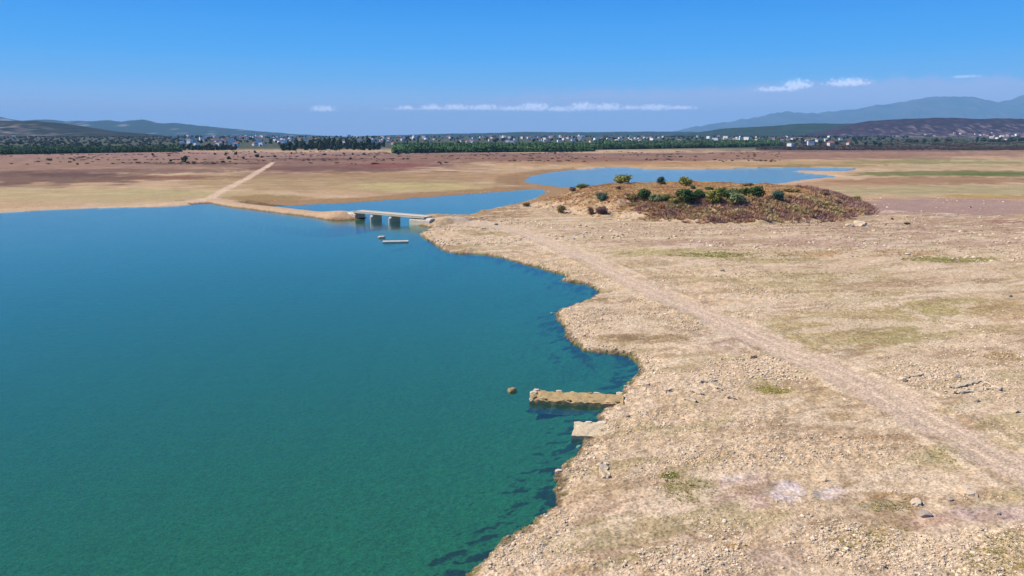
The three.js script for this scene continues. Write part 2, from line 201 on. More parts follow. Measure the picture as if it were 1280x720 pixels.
function groundColour(x, z, g, c) {
  const { h, sd, d, rub, mr, td, cw } = g;
  if (h < -0.03) { // lake bed
    c[0] = bedMud[0]; c[1] = bedMud[1]; c[2] = bedMud[2]; // one green mud
    if (g.rocky) {
      const w = sstep(0.0, 0.26, fbm(nB, x * 0.26, z * 0.34, 4) + 0.3 * fbm(nC, x * 0.8, z * 0.9, 2) + 0.14 - 0.12 * Math.max(0, -sd - 1.0));
      mixc(c, weed, 0.85 * w);
    }
    return;
  }
  const isNear = d < 330 && x > -45 ? 1 : 0, nearT = isNear ? 1 - sstep(240, 330, d) : 0;
  for (let i = 0; i < 3; i++) c[i] = lerp(plain[i], sand[i], nearT);
  const big = fbm(nA, x * 0.02, z * 0.02, 4), mid = fbm(nB, x * 0.13, z * 0.13, 4);
  mixc(c, sandD, clamp(0.9 * mid + 0.15) * 0.35); mixc(c, sandL, clamp(-1.1 * big + 0.1) * 0.5);
  if (d > 1500) mixc(c, townGround, sstep(1500, 2100, d));
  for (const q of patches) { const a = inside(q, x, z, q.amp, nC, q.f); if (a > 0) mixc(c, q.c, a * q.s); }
  if (sd < 34 && z < -250 && x > -125 && x < 60 && mr > 1) { // wet brown foreshore of the inlet
    const w = 1 - sstep(18, 27, sd + 8 * fbm(nA, x * 0.04, z * 0.04, 3)); mixc(c, beachWet, 0.85 * w);
  } else if (!g.rocky && sd < 20 && mr > 1.05) mixc(c, slopePale, 0.75 * (1 - sstep(8, 16, sd + 6 * fbm(nB, x * 0.05, z * 0.05, 3))));
  if (mr < 1.12) {
    const front = z > MZ ? 1 : 0, k = sstep(1.06, 0.9, mr + 0.1 * fbm(nB, x * 0.06, z * 0.06, 3));
    const m = fbm(nA, x * 0.07 + 5, z * 0.07, 4);
    const cc = [rust[0], rust[1], rust[2]]; mixc(cc, rustD, clamp(0.4 + 1.6 * m)); mixc(cc, slopePale, clamp(-1.2 * m - 0.1) * 0.7);
    mixc(c, cc, k);
    if (x < 56 && front && mr > 0.74) mixc(c, slopePale, 0.85 * sstep(0.86, 0.95, mr + 0.25 * m));
  }
  if (cw < 10) mixc(c, slopePale, 0.92 * (1 - sstep(5.5, 8.5, cw + 2 * mid)));
  const line = (p, w, k, s) => { const q = polyDist(p, x, z); if (q < w * 2) mixc(c, k, s * (1 - sstep(w * 0.6, w * 1.2, q + w * 0.5 * mid))); };
  if (d > 300 && x < -90 && x > -460) { line(farTrack, 3.0, farRoad, 0.95); line(beachTrack, 6, farRoad, 0.6); }
  if (d < 260 && x > 30) { line(branchTrack, 2.2, sandL, 0.75); line(pathTrack, 0.9, sandL, 0.7); }
  if (isNear && sd < 60 && td > 2.5) { const st = fbm(nA, sd * 0.55 + 0.6 * mid, (x - z) * 0.03, 3), f = 1 + 0.5 * st * (1 - sstep(20, 50, sd)); c[0] *= f; c[1] *= f; c[2] *= f; }
  if (isNear) { const ua = x * 0.93 - z * 0.37, ub = x * 0.37 + z * 0.93, s1 = fbm(nB, ua * 0.045 + 3, ub * 0.2, 5), s2 = fbm(nC, ua * 0.03 + 40, ub * 0.13, 5), s3 = fbm(nA, ua * 0.035 + 80, ub * 0.1, 5); mixc(c, streakD, 0.6 * sstep(0.2, 0.3, s1)); mixc(c, streakO, 0.55 * sstep(0.2, 0.32, s2)); mixc(c, sandL, 0.6 * sstep(0.16, 0.28, s3)); }
  if (isNear) { const bl = sstep(0.2, 0.3, fbm(nC, x * 0.2 + 30, z * 0.26, 5)); mixc(c, sandD, 0.42 * bl); const wh = sstep(0.2, 0.28, fbm(nB, x * 0.26 + 60, z * 0.4, 5)); mixc(c, sandL, 0.4 * wh); if (d < 190) { const sp_ = fbm(nA, x * 2.6 + 7, z * 2.6, 3), q = 0.15 + 0.6 * rub; mixc(c, sandL, 0.55 * q * sstep(0.16, 0.34, sp_)); mixc(c, sandD, 0.6 * q * sstep(0.2, 0.36, -sp_)); } }
  if (td < 5.5) { const t = 1 - sstep(2.2, 3.4, td + 1.7 * mid); mixc(c, roadC, 0.88 * t); const rut = Math.exp(-((td - 0.95) ** 2) / 0.16) * t; mixc(c, sandL, 0.5 * rut); const bm = Math.exp(-((td - 3.9) ** 2) / 0.25) * sstep(-0.2, 0.2, nB(x * 0.1, z * 0.1)); mixc(c, sandL, 0.7 * bm); }
  if (g.rocky || cw < 14) { const w = (1 - sstep(0.2, 0.36, h + 0.2 * fbm(nB, x * 0.8, z * 0.8, 3))); mixc(c, seedWet, 0.8 * w); if (w > 0 && nA(x * 0.2, z * 0.2) > 0.1) mixc(c, algae, 0.5 * w); }
  if (d < 430) { const s = rub * fbm(nC, x * 1.3, z * 1.3, 3); const f = 1 + 0.5 * s + 0.14 * fbm(nA, x * 0.5, z * 0.5, 3); c[0] *= f; c[1] *= f; c[2] *= f; }
  else { const f = 1 + 0.28 * fbm(nB, x * 0.03, z * 0.06, 4); c[0] *= f; c[1] *= f; c[2] *= f; }
}

// ------------------------------------------------------------------ grain of the dry ground
function tileNoise(S, seed, cells, oct) { // periodic value noise
  const out = new Float32Array(S * S); let amp = 0.5;
  for (let o = 0; o < oct; o++) {
    const n = cells << o; if (n > S) break; const r = rng(seed + o * 17), g = new Float32Array(n * n); for (let i = 0; i < n * n; i++) g[i] = r() * 2 - 1;
    for (let j = 0; j < S; j++) { const fy = (j / S) * n, y0 = Math.floor(fy), ty = fy - y0, sy = ty * ty * (3 - 2 * ty), ra = (y0 % n) * n, rb = ((y0 + 1) % n) * n;
      for (let i = 0; i < S; i++) { const fx = (i / S) * n, x0 = Math.floor(fx), tx = fx - x0, sx = tx * tx * (3 - 2 * tx), a = x0 % n, b = (x0 + 1) % n;
        out[j * S + i] += amp * lerp(lerp(g[ra + a], g[ra + b], sx), lerp(g[rb + a], g[rb + b], sx), sy); } }
    amp *= 0.62;
  }
  return out;
}
function texFrom(S, fn, srgb) { const d = new Uint8Array(S * S * 4); for (let i = 0; i < S * S; i++) { const c = fn(i); d[4 * i] = clamp(c[0], 0, 255); d[4 * i + 1] = clamp(c[1], 0, 255); d[4 * i + 2] = clamp(c[2], 0, 255); d[4 * i + 3] = 255; } const t = new THREE.DataTexture(d, S, S); t.wrapS = t.wrapT = THREE.RepeatWrapping; t.magFilter = THREE.LinearFilter; t.minFilter = THREE.LinearMipmapLinearFilter; t.generateMipmaps = true; if (srgb) t.colorSpace = THREE.SRGBColorSpace; t.needsUpdate = true; return t; }
const gS = 2048, gN = tileNoise(gS, 301, 36, 6), gM = tileNoise(gS, 401, 130, 3), gQ = tileNoise(gS, 451, 90, 4);
const grainMap = texFrom(gS, (i) => { const v = 216 + 30 * gN[i] + 20 * sstep(0.12, 0.26, gQ[i]) - 34 * sstep(0.16, 0.34, -gQ[i]) - 26 * sstep(0.3, 0.44, gM[i]); return [v + 3, v, v - 5]; }, true);
const grainBump = texFrom(gS, (i) => { const v = 120 + 70 * gN[i] + 60 * gQ[i]; return [v, v, v]; });
const stoneMap = texFrom(512, (i) => { const j = (Math.floor(i / 512) * 4) * gS + (i % 512) * 4, v = 236 + 40 * gN[j] + 22 * gQ[j]; return [v, v, v - 3]; }, true);
const groundMat = std({ vertexColors: true, map: grainMap, bumpMap: grainBump, bumpScale: 0.05 });

// ------------------------------------------------------------------ the ground, one sheet out to the horizon, finer where it is close
{
  const rad = [];
  for (let i = 0; i < 26; i++) rad.push(2 * Math.pow(44 / 2, i / 26));
  for (let y = 171 + (F * 30) / 44, y1 = 171 + (F * 30) / 2600; y > y1; y -= y < 286 && y > 236 ? 0.5 : 0.98) rad.push((F * 30) / (y - 171));
  for (let i = 0; i <= 46; i++) rad.push(2600 * Math.pow(60000 / 2600, i / 46));
  const ang = []; const A0 = (38.6 * Math.PI) / 180;
  for (let a = -A0; a <= A0; a += 0.00122) ang.push(a);
  const rest = 2 * Math.PI - 2 * A0, NCo = 110; for (let i = 1; i < NCo; i++) ang.push(A0 + (rest * i) / NCo);
  const NR = rad.length, NC = ang.length, N = NR * NC;
  const pos = new Float32Array(N * 3), col = new Float32Array(N * 3), uv = new Float32Array(N * 2), cls = new Uint8Array(N), c = [0, 0, 0];
  for (let i = 0; i < NR; i++) for (let j = 0; j < NC; j++) {
    const x = rad[i] * Math.sin(ang[j]), z = -rad[i] * Math.cos(ang[j]), v = i * NC + j, g = ground(x, z, true);
    pos[3 * v] = x; pos[3 * v + 1] = g.h; pos[3 * v + 2] = z;
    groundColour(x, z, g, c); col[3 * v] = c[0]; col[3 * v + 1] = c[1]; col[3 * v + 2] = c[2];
    uv[2 * v] = x / 13; uv[2 * v + 1] = z / 13;
    cls[v] = g.h < -0.03 ? 1 : g.cw < 7 ? 3 : g.td + 0.9 * nB(x * 0.3, z * 0.3) < 3 && g.sd > 0.5 ? 2 : 0;
  }
  const full = new THREE.BufferGeometry(); full.setAttribute('position', new THREE.BufferAttribute(pos, 3));
  const idx = new Uint32Array((NR - 1) * NC * 6); let q = 0;
  for (let i = 0; i < NR - 1; i++) for (let j = 0; j < NC; j++) { const a = i * NC + j, b = i * NC + ((j + 1) % NC), e = a + NC, f = b + NC; idx[q++] = a; idx[q++] = b; idx[q++] = f; idx[q++] = a; idx[q++] = f; idx[q++] = e; }
  full.setIndex(new THREE.BufferAttribute(idx, 1)); full.computeVertexNormals();
  const nor = full.attributes.normal.array;
  const names = ['ground', 'lake_bed', 'dirt_road', 'causeway_embankment'];
  const labels = ['dry sandy lake floor strewn with rubble, reaching to the town', 'submerged lake bed of silt and dark weed', 'pale rutted dirt road crossing the dry lake floor', 'narrow sandy embankment leading to the bridge'];
  for (let k = 0; k < 4; k++) {
    const map = new Int32Array(N).fill(-1), tri = [], p = [], n = [], cl = [], u = []; let m = 0;
    for (let t = 0; t < idx.length; t += 3) {
      const a = cls[idx[t]], b = cls[idx[t + 1]], e = cls[idx[t + 2]];
      const kk = a === b || a === e ? a : b === e ? b : 0; if (kk !== k) continue;
      for (let w = 0; w < 3; w++) { const v = idx[t + w]; if (map[v] < 0) { map[v] = m++; p.push(pos[3 * v], pos[3 * v + 1], pos[3 * v + 2]); n.push(nor[3 * v], nor[3 * v + 1], nor[3 * v + 2]); cl.push(col[3 * v], col[3 * v + 1], col[3 * v + 2]); u.push(uv[2 * v], uv[2 * v + 1]); } tri.push(map[v]); }
    }
    const g = new THREE.BufferGeometry();
    g.setAttribute('position', new THREE.Float32BufferAttribute(p, 3)); g.setAttribute('normal', new THREE.Float32BufferAttribute(n, 3)); g.setAttribute('color', new THREE.Float32BufferAttribute(cl, 3)); g.setAttribute('uv', new THREE.Float32BufferAttribute(u, 2)); g.setIndex(tri);
    tag(mesh(names[k], g, groundMat, scene), labels[k], k === 1 ? 'lake bed' : k === 2 ? 'road' : k === 3 ? 'causeway' : 'ground', undefined, 'structure');
  }
  console.log('ground', NR, NC, N);
}
// where a sight line of the photograph meets the built ground
function hit(px, py, extra = 0) {
  const d = rayDir(px, py), L = Math.hypot(...d); let t0 = 20, t1 = 20; const hh = (t) => CAMH + (d[1] / L) * t - ground((d[0] / L) * t, (d[2] / L) * t) - extra;
  while (t1 < 9000 && hh(t1) > 0) { t0 = t1; t1 *= 1.012; }
  for (let i = 0; i < 24; i++) { const m = (t0 + t1) / 2; if (hh(m) > 0) t0 = m; else t1 = m; }
  const x = (d[0] / L) * t1, z = (d[2] / L) * t1; return new THREE.Vector3(x, ground(x, z), z);
}

// ------------------------------------------------------------------ water
{
  const S = 1024, a = tileNoise(S, 501, 20, 6), b = tileNoise(S, 601, 90, 3);
  const ripple = texFrom(S, (i) => { const v = 128 + 90 * a[i] + 50 * b[i]; return [v, v, v]; });
  const g = new THREE.PlaneGeometry(1100, 1050, 1, 1); g.rotateX(-Math.PI / 2); g.translate(-220, 0, -300);
  const p = g.attributes.position, u = g.attributes.uv; for (let i = 0; i < p.count; i++) u.setXY(i, p.getX(i) / 26, p.getZ(i) / 26);
  const lo = tileNoise(512, 701, 5, 4), calm = texFrom(512, (i) => { const v = 255 * clamp(0.42 + 0.55 * lo[i], 0.12, 1); return [v, v, v]; }); calm.repeat.set(26 / 420, 26 / 300);
  const m = new THREE.MeshPhysicalMaterial({ roughnessMap: calm, color: new THREE.Color().setRGB(0.55, 0.93, 0.88), roughness: 0.2, ior: 1.333, transmission: 0.985, thickness: 0, bumpMap: ripple, bumpScale: 0.03 });
  tag(mesh('lake_water', g, m, scene), 'blue-green reservoir water with faint ripples', 'water', undefined, 'structure');
}

// ------------------------------------------------------------------ hills and mountains
const hillMat = std({ vertexColors: true, specularIntensity: 0 });
function ridge(name, label, pts, D, Wd, colour, o = {}) {
  const sky = (px) => { let k = 0; while (k < pts.length - 2 && px > pts[k + 1][0]) k++; const a = pts[k], b = pts[k + 1]; return lerp(a[1], b[1], clamp((px - a[0]) / (b[0] - a[0]))); };
  const x0 = pts[0][0], x1 = pts[pts.length - 1][0], nx = o.nx ?? 240, nz = o.nz ?? 34, gf = o.gf ?? 5 / Wd;
  const base = o.base ?? 24;
  const hf = (x, v) => {
    const px = 640 + (x / D) * F * 1.0, y = sky(px) + (o.jag ?? 0.35) * fbm(nC, px * 0.06, D, 3), dd = rayDir(px, y), crest = Math.max(base, CAMH + (D * dd[1]) / -dd[2]);
    const prof = Math.pow(1 - Math.pow(Math.abs(v), 1.35), 1.25);
    const gul = 1 - Math.abs(fbm(nA, x * gf * 1.6 + 3, v * 2.4 + D, 4)) * 2;
    const k = prof * (1 - 0.34 * (1 - prof) * (1 + gul)) ;
    return base - 14 + Math.max(0, crest - base + 14) * clamp(k) + (1 - prof) * (o.rough ?? 0.06) * (crest - base) * fbm(nB, x * gf * 4, v * 6, 3);
  };
  const p = [], c = [], id = [];
  for (let i = 0; i <= nz; i++) for (let j = 0; j <= nx; j++) {
    const v = -1 + (2 * i) / nz, px = lerp(x0, x1, j / nx), x = ((px - 640) / F) * D, h = hf(x, v);
    p.push(x, h, -(D - v * Wd)); c.push(...colour(x, v, h, px));
    if (i < nz && j < nx) { const a = i * (nx + 1) + j, b = a + 1, e = a + nx + 1, f = e + 1; id.push(a, e, b, b, e, f); }
  }
  const g = new THREE.BufferGeometry(); g.setAttribute('position', new THREE.Float32BufferAttribute(p, 3)); g.setAttribute('color', new THREE.Float32BufferAttribute(c, 3)); g.setIndex(id); g.computeVertexNormals();
  tag(mesh(name, g, hillMat, scene), label, 'hill', undefined, 'structure');
  return (px, v) => { const x = ((px - 640) / F) * D; return new THREE.Vector3(x, hf(x, v), -(D - v * Wd)); };
}
const pick = (pal, t) => { const k = clamp(t) * (pal.length - 1), i = Math.min(pal.length - 2, Math.floor(k)), f = k - i; return [0, 1, 2].map((q) => lerp(pal[i][q], pal[i + 1][q], f)); };
const forest = [[0.01, 0.02, 0.011], [0.026, 0.036, 0.02]], bare = [[0.1, 0.075, 0.075], [0.3, 0.25, 0.22]];
ridge('mountain_range', 'far rugged mountain range in the haze behind the purple hill', [[820, 168], [845, 163], [880, 156], [900, 152.5], [930, 147.5], [960, 142], [972, 139], [985, 140], [1010, 141.5], [1050, 137], [1090, 131], [1120, 126], [1145, 121], [1170, 120], [1200, 122], [1230, 127.5], [1245, 125.5], [1260, 118.5], [1285, 115.5], [1400, 116], [1500, 124], [1640, 150]], 34000, 6500, (x, v) => pick([[0.014, 0.024, 0.014], [0.07, 0.065, 0.055]], 0.5 + fbm(nA, x * 0.0006, v * 6, 4)), { jag: 2.4, rough: 0.2, nx: 420, nz: 46, gf: 12 / 6500 });
ridge('mountain_ridge', 'blue forested ridge behind the dark hill with pale scars', [[-420, 150], [-260, 138], [-120, 141], [-30, 139], [0, 143], [12, 145.5], [25, 148.5], [40, 151], [60, 149.5], [80, 149.5], [95, 152], [110, 151], [130, 151.5], [147, 150], [165, 152.5], [175, 150.5], [190, 149], [200, 152], [215, 154.5], [226, 153.5], [250, 156], [290, 160], [330, 164], [380, 168], [440, 171]], 15500, 3300, (x, v, h, px) => { const f = fbm(nB, x * 0.0016, v * 7, 4); return f > 0.42 ? [0.22, 0.19, 0.17] : pick(forest, 0.5 + f); }, { jag: 0.6, rough: 0.1 });
ridge('low_ridge', 'low blue ridge along the horizon behind the town', [[430, 171], [540, 167.5], [600, 166.4], [660, 164.8], [720, 165.3], [800, 164.4], [860, 164.8], [930, 167], [1000, 169]], 12500, 2600, (x, v) => pick(forest, 0.5 + fbm(nA, x * 0.002, v * 6, 4)), { jag: 0.5 });
ridge('wooded_hill', 'smooth teal wooded hill beside the purple hill', [[840, 169], [870, 165], [900, 160.5], [930, 158.8], [960, 157.5], [985, 154.8], [1010, 154], [1040, 154.6], [1075, 154], [1120, 158], [1200, 168]], 8200, 1700, (x, v) => pick([[0.012, 0.026, 0.014], [0.028, 0.042, 0.022]], 0.5 + fbm(nB, x * 0.003, v * 6, 4)), { jag: 0.4 });
const burnt = [[0.016, 0.012, 0.022], [0.03, 0.021, 0.034], [0.065, 0.042, 0.05]];
const rightHill = ridge('burnt_hill', 'dark purple-brown hill with pale eroded foot', [[985, 171], [1015, 167], [1040, 160], [1056, 155], [1072, 151.5], [1090, 150.3], [1115, 148.8], [1150, 147.3], [1180, 147.2], [1210, 149], [1235, 147.8], [1260, 148.6], [1290, 149.5], [1400, 143], [1520, 152], [1650, 168]], 5900, 1250, (x, v, h, px) => { const f = fbm(nA, x * 0.012, v * 10, 4); const pale = sstep(0.12, 0.3, fbm(nC, x * 0.02, v * 11 + 7, 4) + 0.3 * sstep(0.4, 0.8, v) - 0.14); const c = pick(burnt, 0.45 + f); mixc(c, [0.26, 0.2, 0.19], v > 0.3 ? pale * 0.6 : 0); return c; }, { jag: 0.5, rough: 0.1, nx: 300, nz: 46 });
const leftHill = ridge('scrub_hill', 'dark scrub-covered hill with pale quarried patches above the orchard', [[-360, 160], [-200, 150], [-80, 148], [0, 152], [25, 151], [60, 151], [85, 153.5], [100, 157.5], [115, 162], [125, 164.5], [150, 164.3], [170, 165.5], [185, 170], [210, 174], [235, 178]], 5200, 2050, (x, v, h, px) => { const f = fbm(nA, x * 0.011, v * 14, 4); const pale = sstep(0.1, 0.26, fbm(nC, x * 0.02 + 2, v * 18, 4) + 0.22 * sstep(0.1, 0.5, v) * (1 - sstep(0.6, 0.85, v)) - 0.16); const c = pick([[0.014, 0.022, 0.016], [0.03, 0.034, 0.026], [0.06, 0.048, 0.042]], 0.45 + f); mixc(c, [0.3, 0.25, 0.22], v > 0.12 ? pale * (0.05 + 0.6 * sstep(50, 80, px) * (1 - sstep(138, 160, px))) : 0); return c; }, { jag: 0.5, rough: 0.1, nx: 260, nz: 60, base: 6 });

// ------------------------------------------------------------------ foliage
function leafCloud(seed, n, lobes, size, flat = 1) { // many small leaf sprays spread through overlapping lobes, in a unit crown 1 wide and about 1 high
  const r = rng(seed), p = [], q = new THREE.Vector3(), u = new THREE.Vector3(), w = new THREE.Vector3(), nn = new THREE.Vector3();
  const L = []; for (let i = 0; i < lobes; i++) { const a = r() * 6.283, k = Math.sqrt(r()) * 0.3, rr = 0.16 + r() * 0.12; L.push([Math.cos(a) * k, (0.22 + r() * 0.6) * (1 - k * 0.9), Math.sin(a) * k, rr]); }
  for (let i = 0; i < n; i++) {
    const l = L[Math.floor(r() * lobes)]; nn.set(r() * 2 - 1, r() * 2 - 1, r() * 2 - 1).normalize(); const k = l[3] * (0.6 + 0.5 * r());
    q.set(l[0] + nn.x * k, Math.max(0.03, (l[1] + nn.y * k) * flat), l[2] + nn.z * k);
    u.set(r() - 0.5, r() - 0.5, r() - 0.5).normalize(); w.crossVectors(u, nn).normalize(); u.crossVectors(w, nn); u.lerp(nn, 0.5 * r()).normalize();
    const s = size * (0.6 + 0.8 * r());
    p.push(q.x - u.x * s, q.y - u.y * s, q.z - u.z * s, q.x + w.x * s * 0.7, q.y + w.y * s * 0.7, q.z + w.z * s * 0.7, q.x + u.x * s, q.y + u.y * s, q.z + u.z * s, q.x + u.x * s, q.y + u.y * s, q.z + u.z * s, q.x - w.x * s * 0.7, q.y - w.y * s * 0.7, q.z - w.z * s * 0.7, q.x - u.x * s, q.y - u.y * s, q.z - u.z * s);
  }
  const g = new THREE.BufferGeometry(); g.setAttribute('position', new THREE.Float32BufferAttribute(p, 3)); g.computeVertexNormals(); return g;
}
function stem(seed, h, r0, limbs) { const r = rng(seed), gs = [new THREE.CylinderGeometry(r0 * 0.5, r0, h, 7).translate(0, h / 2, 0)]; for (let i = 0; i < limbs; i++) { const l = h * (0.5 + 0.4 * r()), g = new THREE.CylinderGeometry(r0 * 0.18, r0 * 0.4, l, 5).translate(0, l / 2, 0); g.rotateZ(0.5 + 0.5 * r()); g.rotateY(r() * 6.283); g.translate(0, h * (0.45 + 0.45 * r()), 0); gs.push(g); } return mergeGeometries(gs); }
const leafMat = (r, g, b) => std({ color: new THREE.Color().setRGB(r, g, b), side: THREE.DoubleSide, roughness: 0.9 });
const barkMat = std({ color: new THREE.Color().setRGB(0.09, 0.065, 0.045) });
const greens = { dark: leafMat(0.06, 0.105, 0.035), mid: leafMat(0.11, 0.15, 0.04), yellow: leafMat(0.22, 0.22, 0.05), grey: leafMat(0.16, 0.19, 0.09), blue: leafMat(0.07, 0.12, 0.08), olive: leafMat(0.24, 0.18, 0.07), brown: leafMat(0.2, 0.12, 0.07), purple: leafMat(0.15, 0.095, 0.09) };
const crowns = [0, 1, 2, 3].map((k) => leafCloud(900 + k, 1100, 11 + k * 2, 0.05)), stems = [0, 1].map((k) => stem(40 + k, 0.6, 0.045, 5));
const shrubWords = { dark: 'dark green', mid: 'leafy green', yellow: 'yellow-green', grey: 'grey-green', blue: 'bluish green', olive: 'dry olive', brown: 'dry brown', purple: 'purplish brown' };
// base of each shrub on the mound: px, py, width px, height px, kind, and what sets it apart
const shrubs = [
  [777, 226.5, 24, 11, 'yellow', 'broad yellow-green shrub alone on the mound crest against the pond'], [729, 228.5, 16, 6, 'mid', 'low dark green shrub on the mound crest by the narrow end of the pond'], [716, 228.5, 8, 5, 'purple', 'small purplish shrub touching the low green shrub on the mound crest'],
  [827, 231, 10, 11, 'blue', 'sparse bluish shrub on the mound crest with pond water around it'], [752, 251, 14, 11, 'blue', 'dark bluish round shrub alone on the rusty front slope of the mound'], [805, 249, 17, 13, 'dark', 'round dark green shrub at the end of the shrub group, above a yellow-green one'],
  [819, 254, 16, 11, 'grey', 'pale yellow-green shrub in front of the round dark shrub at the group end'], [833, 251.5, 12, 9, 'mid', 'small green shrub between the pale shrub and the big dark clump'], [789, 250, 12, 9, 'olive', 'dry olive shrub at the outer end of the shrub group'], [701, 266, 12, 10, 'olive', 'dry olive bush alone on the pale bare slope below the mound'],
  [738, 268, 7, 9, 'brown', 'narrow brown bush at the foot of the rusty slope'], [752, 267, 14, 10, 'purple', 'purplish brown bush below the lone bluish shrub'], [857, 232.5, 14, 12, 'yellow', 'loose yellow-green shrub on the mound crest above the big dark clump'], [866, 237, 6, 5, 'dark', 'tiny dark shrub just behind the big dark clump'],
  [856, 252.5, 22, 16, 'dark', 'largest dark green shrub, the big clump of the group'], [842, 254.5, 10, 8, 'yellow', 'small yellow-green shrub leaning on the big dark clump'], [876, 248.5, 16, 12, 'dark', 'round very dark shrub next to the big clump'], [892, 255, 17, 18, 'yellow', 'tall yellow-topped shrub with dark foot in the middle of the group'],
  [902, 248, 14, 13, 'mid', 'green shrub tucked behind the tall yellow-topped shrub'], [914, 251, 16, 16, 'dark', 'dark tall shrub behind the grey-green dome'], [923, 255.5, 22, 15, 'grey', 'wide grey-green domed shrub at the front of the group'], [930, 244.5, 13, 10, 'mid', 'green shrub between the dark tall shrub and the large dark end shrub'],
  [945, 247.5, 18, 14, 'dark', 'large dark green shrub closing the shrub group'], [971, 250.5, 13, 13, 'blue', 'dark conical shrub standing apart beyond the shrub group'], [887, 238, 12, 5, 'dark', 'low dark shrub on the crest behind the tall yellow-topped shrub'], [934, 233, 14, 4.5, 'olive', 'flat olive shrub on the crest behind the green shrubs'],
  [1070, 251, 10, 5.5, 'yellow', 'low yellow-green shrub at the tip of the purple scrub'], [1029, 245.5, 13, 7, 'brown', 'brown rounded bush on the back edge of the mound'], [990, 240, 20, 5, 'olive', 'low dark olive bush on the mound edge beside the conical shrub'], [773, 237, 6, 5, 'brown', 'small brown bush in the middle of the rusty mound top'], [658, 258, 9, 5, 'olive', 'small dry bush on the bank of the inlet'],
];
shrubs.forEach(([px, py, w, h, kind, label], i) => {
  let b = hit(px, py); for (let y = py; b.z < -398 && y < py + 12; y += 0.6) b = hit(px, y);
  const s = Math.hypot(b.x, b.z) / F, t = thing('shrub', label, 'shrub', 'shrubs on the old settlement mound');
  t.position.copy(b); t.position.y -= 0.1;
  const c = mesh('crown', crowns[i % 4], greens[kind], t); c.scale.set(w * s * 1.3, h * s * 1.22, w * s * 1.3); c.rotation.y = i * 1.7;
  const k = mesh('trunk', stems[i % 2], barkMat, t); k.scale.set(w * s * 0.9, h * s, w * s * 0.9); k.rotation.y = i;
});

// dry scrub on the mound and brush on the plain: masses nobody could count
function tuftGeometry(seed, n, w, h) { const r = rng(seed), p = []; for (let i = 0; i < n; i++) { const a = r() * 6.283, k = Math.sqrt(r()) * 0.3, x = Math.cos(a) * k, z = Math.sin(a) * k, lean = 0.15 + r() * 0.75, b = a + (r() - 0.5) * 1.5, L = h * (0.5 + 0.5 * r()), dx = Math.cos(b) * lean * L, dz = Math.sin(b) * lean * L, dy = L * Math.sqrt(Math.max(0.15, 1 - lean * lean)), c = r() * 6.283, ux = Math.cos(c) * w, uz = Math.sin(c) * w; p.push(x - ux, 0, z - uz, x + ux, 0, z + uz, x + dx * 0.6 + ux * 1.3, dy * 0.62, z + dz * 0.6 + uz * 1.3, x - ux, 0, z - uz, x + dx * 0.6 + ux * 1.3, dy * 0.62, z + dz * 0.6 + uz * 1.3, x + dx, dy, z + dz); } const g = new THREE.BufferGeometry(); g.setAttribute('position', new THREE.Float32BufferAttribute(p, 3)); g.computeVertexNormals(); return g; }
function scatter(name, label, category, geo, mat, items) {
  const m = new THREE.InstancedMesh(geo, mat, items.length), M = new THREE.Matrix4(), Q = new THREE.Quaternion(), E = new THREE.Euler(), S = new THREE.Vector3(), V = new THREE.Vector3(), C = new THREE.Color();
  items.forEach((t, i) => { E.set(t.rx ?? 0, t.ry ?? 0, t.rz ?? 0); Q.setFromEuler(E); S.set(t.s[0], t.s[1], t.s[2]); V.set(t.x, t.y, t.z); M.compose(V, Q, S); m.setMatrixAt(i, M); m.setColorAt(i, C.setRGB(...t.c)); });
  m.name = numbered(name); m.castShadow = m.receiveShadow = true; tag(m, label, category, undefined, 'stuff'); scene.add(m); return m;
}
const scrubTuft = tuftGeometry(70, 46, 0.05, 1), white = std({ side: THREE.DoubleSide });
